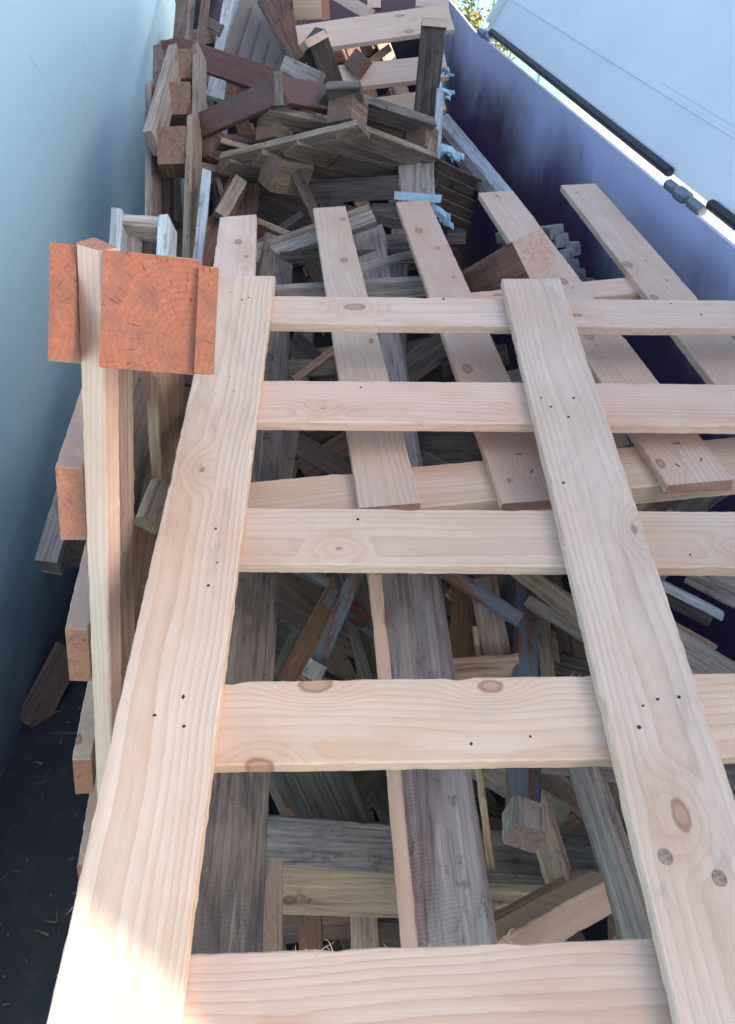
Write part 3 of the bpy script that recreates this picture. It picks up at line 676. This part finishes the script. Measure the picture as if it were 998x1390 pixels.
lp('splintered pale plank edge along left side of the sawn grey runner', 503, 770, 1.58, 523, 925, 1.52, .018, .03, 'tan')
lp('reddish plank deep between the crossing painted sticks', 430, 850, 2.1, 480, 950, 2.1, .07, .03, 'rust')
lp('dark grey plank near left runner in the middle gap', 365, 860, 2.3, 440, 930, 2.3, .09, .03, 'dgrey')
lp('narrow dark board by left runner, slanting up', 375, 920, 2.2, 420, 830, 2.2, .04, .03, 'grey')
# right part
lp('brown wedge plank standing right of grey sawn runner', 634, 790, 1.7, 628, 915, 1.7, .058, .03, 'rust')
lp('pale grey plank leaning against the brown wedge plank', 655, 785, 1.66, 680, 915, 1.66, .055, .03, 'old')
lp('pale lying board end above front deck board beside dark leg', 610, 911, 1.6, 705, 905, 1.62, .05, .03, 'tan')
lp('grey plank slanting down right above the dark leg', 640, 745, 1.85, 700, 830, 1.8, .06, .03, 'grey')
lp('pinkish grey long lath passing right of the dark leg', 680, 755, 1.62, 830, 870, 1.55, .035, .03, 'old')
lp('second thinner lath below the pinkish grey one', 715, 815, 1.68, 830, 885, 1.62, .025, .03, 'pgrey')
lp('brown lath deep below the two slanting laths', 700, 840, 1.9, 810, 925, 1.8, .035, .03, 'tan')
lp('dark brown board low between dark leg and central board', 700, 870, 2.1, 800, 900, 2.1, .10, .03, 'dbrown')
lp('slim pale upright lath right of the dark leg', 728, 780, 1.75, 745, 920, 1.75, .03, .03, 'old')
# the dark furniture leg
leg = thing('furniture_leg', 'dark blue-painted square furniture leg with worn pale foot', 'leg', P(720, 1100, 1.36))
pb('shaft', 714, 775, 1.80, 719, 1095, 1.42, .050, .05, 'blue', leg, roll=-24, chamfer=.006)
pb('foot', 720, 1086, 1.40, 721, 1124, 1.355, .058, .058, 'worn', leg, roll=-24, chamfer=.006)
# right of the central board
lp('thin bleached board jutting right with shaded underside', 884, 781, 1.62, 984, 832, 1.62, .016, .016, 'bwood', face=cvec(.15, 1, -.5))
lp('dark strip standing in for the shaded side of the thin bleached board', 884, 797, 1.66, 968, 838, 1.66, .045, .01, 'dgrey')  # shade on the board's side put into colour as a separate dark strip
lp('small pale upright block under thin bleached board', 894, 786, 1.64, 888, 828, 1.62, .034, .03, 'tan')
lp('thin pale lath edge lying on the knotty grey board', 885, 832, 1.58, 972, 880, 1.58, .013, .03, 'tan')
lp('wide knotty grey board slanting down right of the central board', 850, 862, 1.60, 1030, 975, 1.50, .125, .03, 'pgrey')
lp('pale grey plank entering from the right edge below third slat', 940, 770, 1.70, 1060, 830, 1.6, .07, .03, 'pgrey')
lp('blue-grey plank tip touching central board near thin bleached board', 872, 800, 1.62, 900, 770, 1.62, .035, .03, 'blue')
# below slat 4
lp('leaning narrow plank with blue-grey weathered face low right', 775, 1010, 1.42, 865, 1290, 1.18, .042, .05, 'pgrey', roll=22)
lp('short orange-edged plank hanging under the dark leg', 722, 1080, 1.62, 768, 1232, 1.5, .048, .03, 'tan', roll=18)
bm = loose('pine_beam', 'thick pinkish beam rising right in bottom gap', 640, 1325, 1.32, 838, 1212, 1.48, .055, .06, 'pink', 'beam', face=cvec(0, .1, -1))
lp('brown flat board on top of the thick pinkish beam', 655, 1280, 1.40, 800, 1200, 1.52, .07, .02, 'tan', face=cvec(-.1, .9, -.8))
lp('brown-grey plank slanting down right under front deck board', 640, 1035, 1.75, 770, 1110, 1.7, .055, .03, 'old')
lp('second brown plank crossing under the slanting one near dark leg', 730, 1040, 1.8, 810, 1110, 1.75, .05, .03, 'tan')
lp('reddish upright board right of the leaning narrow plank', 835, 1020, 1.6, 855, 1300, 1.5, .07, .03, 'rust')
lp('tan plank upright beside the central board low down', 870, 1100, 1.5, 880, 1310, 1.4, .05, .03, 'old')
lp('grey black-marked board under the front deck board at right edge', 790, 1035, 1.40, 1100, 1070, 1.40, .055, .03, 'grey', face=cvec(0, .4, -1))
lp('greenish board strip under front deck board by the leaning plank', 700, 1032, 1.55, 810, 1042, 1.5, .04, .03, 'pgrey')
lp('dark grey board behind the leaning narrow plank', 700, 1130, 1.95, 850, 1150, 1.95, .09, .03, 'dgrey')
lp('pale post with a knot standing right of left grey runner', 368, 1165, 1.36, 366, 1400, 1.12, .036, .04, 'tan')
lp('upright reddish plank in the low gap left of the sawn runner', 420, 1235, 1.75, 424, 1340, 1.7, .05, .03, 'rust')
lp('upright tan plank beside the reddish one in the low gap', 495, 1235, 1.68, 498, 1350, 1.6, .055, .03, 'tan')
lp('orange-brown board lying behind the two upright planks', 370, 1262, 1.85, 480, 1252, 1.85, .06, .03, 'rust')
lp('brown board low in the bottom gap behind the sawn runner', 490, 1290, 1.9, 700, 1300, 1.85, .12, .03, 'dbrown')
for i, (x, lab) in enumerate(((388, 'leftmost'), (428, 'middle'), (466, 'rightmost'))):
    lp('dark grey slat leaning under front deck board, %s of three' % lab, x-24, 1020, 1.86, x+26, 1130, 1.78, .062, .02, 'dgrey', group='three dark leaning slats')
for a in [
 ('splintered tan lath across the low right gap beside the leaning plank', 770, 1120, 1.75, 850, 1075, 1.8, .03, .02, 'tan'),
 ('dark lath crossing behind the dark leg foot', 640, 1090, 1.8, 760, 1130, 1.85, .03, .02, 'dgrey'),
 ('thin pale lath under front deck board left of the dark leg', 650, 1040, 1.6, 668, 1180, 1.6, .014, .012, 'tan'),
 ('grey lath lying on the lower tan cross beam', 640, 1190, 1.58, 760, 1196, 1.6, .02, .02, 'grey'),
 ('brown lath rising left in the low right gap', 650, 1260, 1.7, 740, 1120, 1.85, .035, .02, 'dbrown'),
 ('narrow rust-brown lath behind the pale post with a knot', 385, 1100, 1.8, 470, 1200, 1.75, .03, .02, 'rust'),
 ('pale splinter lath standing between the two brown planks in middle gap', 645, 850, 1.64, 652, 915, 1.64, .012, .01, 'tan'),
 ('grey lath slanting above the crossing painted sticks', 400, 770, 1.9, 560, 850, 1.9, .025, .02, 'grey'),
 ('dark lath steep beside the grey sawn runner in the middle gap', 455, 770, 1.78, 500, 920, 1.78, .022, .02, 'dgrey'),
 ('tan lath slanting right beneath the blue worn stick', 610, 800, 1.78, 700, 880, 1.75, .03, .02, 'tan'),
 ('slim grey lath parallel to the pinkish grey lath, above it', 700, 765, 1.7, 810, 835, 1.66, .018, .02, 'grey'),
 ('dark lath under the wide knotty grey board', 760, 900, 1.8, 880, 930, 1.75, .04, .02, 'dgrey'),
 ('brown lath steep in the middle gap right of dark leg', 752, 780, 1.85, 775, 925, 1.8, .03, .02, 'dbrown'),
 ('grey plank piece in upper gap behind third fanned board', 590, 455, 2.6, 640, 520, 2.55, .05, .02, 'pgrey'),
 ('small tan lath in upper gap between left runner and second board', 400, 515, 2.45, 460, 470, 2.5, .022, .02, 'tan'),
 ('dark lath behind the weathered far cross beam', 380, 350, 2.8, 620, 345, 2.8, .04, .02, 'dgrey'),
 ('pale lath end tucked between second and third fanned boards', 490, 365, 2.6, 560, 345, 2.65, .025, .02, 'pgrey'),
 ('brown lath tucked beneath the dark smooth board', 440, 275, 3.2, 560, 312, 3.1, .035, .02, 'dbrown'),
 ('broken tan lath lying on the brown painted pallet', 300, 190, 3.1, 345, 202, 3.1, .02, .015, 'tan'),
 ('thin tan lath in the hollow below the brown pallet', 350, 300, 3.15, 420, 330, 3.0, .022, .015, 'tan'),
 ('grey lath in the hollow crossing the thin tan one', 345, 335, 3.1, 410, 290, 3.2, .025, .015, 'grey'),
 ('upright brown lath at the far top, right of the bluish-white plank', 335, -20, 4.6, 322, 70, 4.4, .04, .02, 'rust'),
 ('brown upright plank between grey dusty boards and pale block', 412, -20, 4.6, 408, 60, 4.4, .05, .02, 'dbrown'),
]:
    lp(a[0], *a[1:])
# left side floor corner
lp('weathered grey plank lying along left wall, square end near us', 62, 762, 2.6, 150, 470, 3.0, .07, .09, 'pgrey', face=cvec(.1, .5, -1), cat='beam', name='weathered_beam')
loose('wood_block', 'dark block behind the upright left pallet near the wall', 92, 735, 2.7, 125, 745, 2.75, .15, .12, 'dgrey', 'block', roll=15)
lp('dark brown plank lying on the container floor at left', 40, 985, 2.95, 95, 880, 3.1, .11, .03, 'dbrown')
loose('wood_stub', 'round-worn wood stub end between left pallet and big pallet', 225, 655, 1.5, 205, 705, 1.46, .05, .05, 'old', 'stub', chamfer=.014)
lp('dark reddish board deep between left pallet and big pallet', 215, 700, 2.0, 180, 1000, 2.0, .11, .03, 'rust')
lp('dark board steeply down beside left pallet', 245, 520, 2.3, 205, 700, 2.2, .07, .03, 'dbrown')

# ------------------------------------------------------------------ buried pallets that fill the container
def old_pallet(label, c, ax, up, L=1.15, Wd=.8, mats=('old', 'grey'), n=6, top=True):
    t_ = thing('wooden_pallet', label, 'pallet', c, 'wooden pallets thrown in the container')
    ax = ax.normalized(); up = (up-ax*up.dot(ax)).normalized(); y = up.cross(ax)
    for s_ in (-1, 0, 1):
        m0 = c+y*s_*(Wd/2-.05)
        board('runner_board', m0-ax*L/2-up*.098, m0+ax*L/2-up*.098, .09, .02, mats[0], t_, face=up)
        for q in (-1, 0, 1):
            mw = frame(m0+ax*q*(L/2-.06)-up*.059, ax, up)
            box('block', .12, .09, .076, 'block', t_, mw)
    for i in range(n):
        p0 = c+ax*(-L/2+.05+(L-.1)*i/(n-1))
        board('deck_board', p0-y*Wd/2, p0+y*Wd/2, .09, .02, mats[i % len(mats)], t_, face=up)
    return t_
U3 = Vector((0, 0, 1))
BUR = [
 ('buried grey-brown pallet seen through the lowest gap beneath the sawn runner', (.20, .95, .45), (1, .25, .05), (.1, .2, 1), ('dbrown', 'grey')),
 ('buried tan pallet on the floor under the front of the big pallet', (.35, .55, .25), (.3, 1, .1), (-.1, .1, 1), ('old', 'dbrown')),
 ('buried brown pallet steeply tipped under the centre of the big pallet', (.10, 1.60, .60), (.8, .6, .3), (-.5, .3, 1), ('dbrown', 'rust')),
 ('buried dark pallet leaning right under the crossing painted sticks', (.45, 1.75, .50), (.2, 1, -.4), (.6, .2, 1), ('dgrey', 'old')),
 ('buried reddish pallet below the middle gap at left', (.15, 1.85, .35), (.9, -.5, .3), (.2, .5, 1), ('rust', 'dbrown')),
 ('buried grey pallet near the right wall below the rear pallet', (.62, 2.35, .55), (.3, 1, .25), (-.5, 0, 1), ('grey', 'old')),
 ('buried pallet deep beneath the first fanned boards', (.05, 2.60, .55), (.3, 1, .1), (.1, -.3, 1), ('dbrown', 'dgrey')),
 ('buried weathered pallet under the far beam and grey runner ends', (.25, 3.10, .75), (1, -.3, .35), (.1, -.35, 1), ('grey', 'dgrey')),
 ('buried brown pallet in the hollow left of the first fanned board', (-.22, 3.10, .50), (.3, 1, .2), (.6, -.3, 1), ('rust', 'dbrown')),
 ('buried pallet behind the brown painted pallet', (-.05, 4.10, .7), (1, .3, .2), (.1, -.5, 1), ('dbrown', 'grey')),
 ('upright dark pallet at the far left corner of the container', (-.12, 4.75, .9), (.05, 1, .1), (1, .1, .1), ('dgrey', 'dbrown')),
 ('buried pallet beneath the pale far pallet', (.55, 4.80, .7), (1, .2, 0), (0, -.6, 1), ('old', 'tan')),
 ('far pallet leaning at the very end of the container', (-.15, 5.40, 1.2), (1, .1, .1), (0, -1, .6), ('rust', 'dbrown')),
 ('far reddish pallet behind the pale wide-board pallet', (.50, 5.4, 1.1), (.9, .3, .1), (0, -1, .8), ('rust', 'tan')),
]
for lab, c, a, u, mm in BUR:
    old_pallet(lab, W(*c), RV*a[0]+UV*a[1]+U3*a[2], RV*u[0]+UV*u[1]+U3*u[2], mats=mm)

# ------------------------------------------------------------------ wood splinters on the near deck board
def splinter(parent, p0, p1, r=.0007):
    d = (p1-p0); V = []; Fc = []
    u = d.orthogonal().normalized(); v = d.normalized().cross(u)
    for k in range(5):
        q = p0+d*(k/4)+u*.002*math.sin(k*.9)+v*.0015*math.sin(k*1.3)
        rr_ = r*(1-k/5)
        for i in range(3): V.append(q+(u*math.cos(i*2.094)+v*math.sin(i*2.094))*rr_)
    for k in range(4):
        for i in range(3): Fc.append((k*3+i, k*3+(i+1) % 3, k*3+3+(i+1) % 3, k*3+3+i))
    return mesh_obj('splinter', V, Fc, M['strand'], parent)
def edge_splinters(o, n, seed):
    """little fibres standing off a board's long edges"""
    rnd = random.Random(seed); xs = [v.co.x for v in o.data.vertices]; ys = [v.co.y for v in o.data.vertices]; L = max(xs)*2; w = max(ys)*2
    V = []; Fc = []
    for _ in range(n):
        x = rnd.uniform(-L/2, L/2)*.96; s_ = rnd.choice((-1, 1)); ln = rnd.uniform(.004, .014)
        p0 = Vector((x, s_*(w/2-.002), -.001)); p1 = p0+Vector((rnd.uniform(-1, 1)*ln, s_*ln*rnd.uniform(.2, .8), rnd.uniform(-.4, .8)*ln))
        u = Vector((.0005, .0, .0004)); b0 = len(V)
        V += [p0-u, p0+u, p0+Vector((0, 0, -.0009)), p1]
        Fc += [(b0, b0+1, b0+3), (b0+1, b0+2, b0+3), (b0+2, b0, b0+3)]
    me = bpy.data.meshes.new('splinters'); me.from_pydata([tuple(v) for v in V], [], Fc); me.materials.append(M['strand'])
    c = bpy.data.objects.new('edge_fibres', me); COL.objects.link(c); c.parent = o
    c['kind'] = 'stuff'
for i, o in enumerate([rb1, rb2]+dslots+bl): edge_splinters(o, 40, i)
s5 = dslots[4]
for a, b_ in (((452, 1292), (440, 1272)), ((430, 1298), (455, 1275)), ((418, 1296), (412, 1286)), ((690, 1270), (698, 1258))):
    splinter(s5, A_(a[0], a[1], .02), A_(b_[0], b_[1], -.01))
splinter(dslots[0], A_(437, 446, .02), A_(441, 458, .0)); splinter(dslots[0], A_(533, 470, .1), A_(545, 480, .08))

# wood chips and dirt crumbs lying on the container floor
rnd = random.Random(21); V = []; Fc = []
for i in range(900):
    q = Vector((rnd.uniform(-1.12, .9), rnd.uniform(.9, 4.2), rnd.uniform(.004, .014))); a = rnd.uniform(0, 3.14); l_ = rnd.uniform(.006, .05); w_ = rnd.uniform(.002, .010)
    d = Vector((math.cos(a), math.sin(a), rnd.uniform(-.05, .05)))*l_/2; e = Vector((-math.sin(a), math.cos(a), 0))*w_/2; h = Vector((0, 0, rnd.uniform(.001, .004))); b0 = len(V)
    V += [q-d-e, q+d-e*.4, q+d+e*.4, q-d+e, q-d*.8-e*.8+h, q+d*.8-e*.3+h, q+d*.8+e*.3+h, q-d*.8+e*.8+h]
    Fc += [(b0+4, b0+5, b0+6, b0+7)]+[(b0+j, b0+(j+1) % 4, b0+4+(j+1) % 4, b0+4+j) for j in range(4)]
chips = mesh_obj('wood_chips', V, Fc, simple('chip_wood', (.22, .15, .10), .9, 0, .3, 9)); chips['kind'] = 'stuff'
chips['label'] = 'small wood chips scattered over the dark container floor'; chips['category'] = 'wood chips'

# ------------------------------------------------------------------ outside
def struct(o): o['kind'] = 'structure'; return o
gv = [W(-60, -60, -.35), W(60, -60, -.35), W(60, 60, -.35), W(-60, 60, -.35)]
struct(mesh_obj('ground', gv, [(0, 1, 2, 3)], M['conc']))
sh = thing('shed', 'pale blue sheet-metal shed beyond the far end of the container', 'shed', W(2.0, 12.0, -.35))
blu = simple('pale_blue_sheet', (.22, .44, .55), .5, 0, .05, 4)
slab('wall', [W(-3, 11, -.35), W(6, 11, -.35), W(6, 11, 2.6), W(-3, 11, 2.6)], .1, -UV, blu, sh)
slab('roof', [W(-3.2, 10.8, 2.605), W(6.2, 10.8, 2.605), W(6.2, 14, 2.9), W(-3.2, 14, 2.9)], .06, U3, blu, sh)
for k in range(14):
    c0 = W(-2.8+k*.65, 10.985, -.35)
    slab('wall_seam', [c0, c0+RV*.03, c0+RV*.03+U3*2.9, c0+U3*2.9], .02, -UV, blu, sh)
# bush
leafm, t, b = newmat('yellow_green_leaf')
oi = t.new('ShaderNodeNewGeometry'); n = t.noise(oi.outputs['Position'], 14, 2)
t.put(b.inputs['Base Color'], t.mix(t.sstep(n, .4, .6), (.10, .14, .03), (.30, .30, .06))); b.inputs['Roughness'].default_value = .5
flw = simple('orange_flower', (.6, .3, .04), .6)
bush = thing('bush', 'yellow-green flowering bush growing behind the far corner of the container', 'bush', W(1.75, 7.0, -.35))
rnd = random.Random(4)
stems = []; V = []; Fc = []; V2 = []; F2 = []; V3 = []; F3 = []
cb = P(648, 24, 6.6)
for i in range(46):
    b0 = W(1.8+rnd.uniform(-.1, .1), 7.0+rnd.uniform(-.1, .1), -.35)
    tip = cb+RV*rnd.uniform(-.32, .28)+UV*rnd.uniform(-.3, .3)+U3*(rnd.uniform(-.35, .30)+(.25 if i % 5 == 0 else 0))
    pts = [b0.lerp(tip, u)+RV*.08*math.sin(3*u+i)*u+UV*.05*math.sin(5*u+i) for u in (0, .3, .6, .8, 1)]
    bi = len(V)
    for k, q in enumerate(pts):
        r_ = .010*(1-k/5.5)
        V += [q+RV*r_, q+UV*r_-RV*r_*.5, q-UV*r_-RV*r_*.5]
    for k in range(4):
        for j in range(3): Fc.append((bi+k*3+j, bi+k*3+(j+1) % 3, bi+k*3+3+(j+1) % 3, bi+k*3+3+j))
    for j in range(70):
        u = rnd.uniform(.45, 1); k = min(3, int(u*4)); q = b0.lerp(tip, u)+RV*.08*math.sin(3*u+i)*u
        d = Vector((rnd.uniform(-1, 1), rnd.uniform(-1, 1), rnd.uniform(-.2, 1))).normalized(); l_ = rnd.uniform(.03, .07); e = d.orthogonal().normalized(); e = Matrix.Rotation(rnd.uniform(0, 6), 3, d) @ e
        q = q+d*.015; bi2 = len(V2)
        V2 += [q, q+d*l_*.5+e*l_*.22, q+d*l_, q+d*l_*.5-e*l_*.22+d.cross(e)*l_*.05]; F2.append((bi2, bi2+1, bi2+2, bi2+3))
    if i % 3 == 0:
        for j in range(3):
            q = tip+Vector((rnd.uniform(-.03, .03), rnd.uniform(-.03, .03), rnd.uniform(-.04, .02)))
            bi3 = len(V3)
            for k in range(5): V3.append(q+RV*.014*math.cos(k*1.2566)+(U3*.7-UV*.5)*.014*math.sin(k*1.2566))
            F3.append(tuple(range(bi3, bi3+5)))
stm = simple('bush_stem', (.12, .09, .05), .8)
mesh_obj('stems', V, Fc, stm, bush); mesh_obj('foliage', V2, F2, leafm, bush); mesh_obj('blossom', V3, F3, flw, bush)

# ------------------------------------------------------------------ light and camera
SUN_EL = math.radians(30); az = math.radians(-28)
sd = RV*math.cos(SUN_EL)*math.cos(az)+UV*math.cos(SUN_EL)*math.sin(az)+U3*math.sin(SUN_EL)
w = bpy.data.worlds.new('World'); S.world = w; w.use_nodes = True
nt = w.node_tree; bg = nt.nodes['Background']
sky = nt.nodes.new('ShaderNodeTexSky'); sky.sky_type = 'NISHITA'; sky.sun_disc = False
sky.sun_elevation = SUN_EL; sky.sun_rotation = math.atan2(sd.x, sd.y); sky.air_density = .8; sky.dust_density = 3.0
nt.links.new(sky.outputs[0], bg.inputs[0]); bg.inputs[1].default_value = .15
ld = bpy.data.lights.new('sun', 'SUN'); ld.energy = 3.2; ld.angle = math.radians(.6); ld.color = (1, .94, .86)
lo = bpy.data.objects.new('sun', ld); COL.objects.link(lo); lo.rotation_euler = sd.to_track_quat('Z', 'Y').to_euler()
cd = bpy.data.cameras.new('camera'); co = bpy.data.objects.new('camera', cd); COL.objects.link(co); S.camera = co
co.location = CAM; co.rotation_euler = (math.radians(90)-PITCH, 0, 0)
cd.sensor_width = 36; cd.sensor_fit = 'AUTO'; cd.lens = F/1390*36; cd.shift_y = -45/1390; cd.clip_end = 500; cd.clip_start = .05
vs = S.view_settings; vs.view_transform = 'Standard'; vs.look = 'None'; vs.gamma = 1; vs.exposure = 1.76; vs.use_curve_mapping = False
S.cycles.max_bounces = 8; S.cycles.diffuse_bounces = 5; S.cycles.use_denoising = True
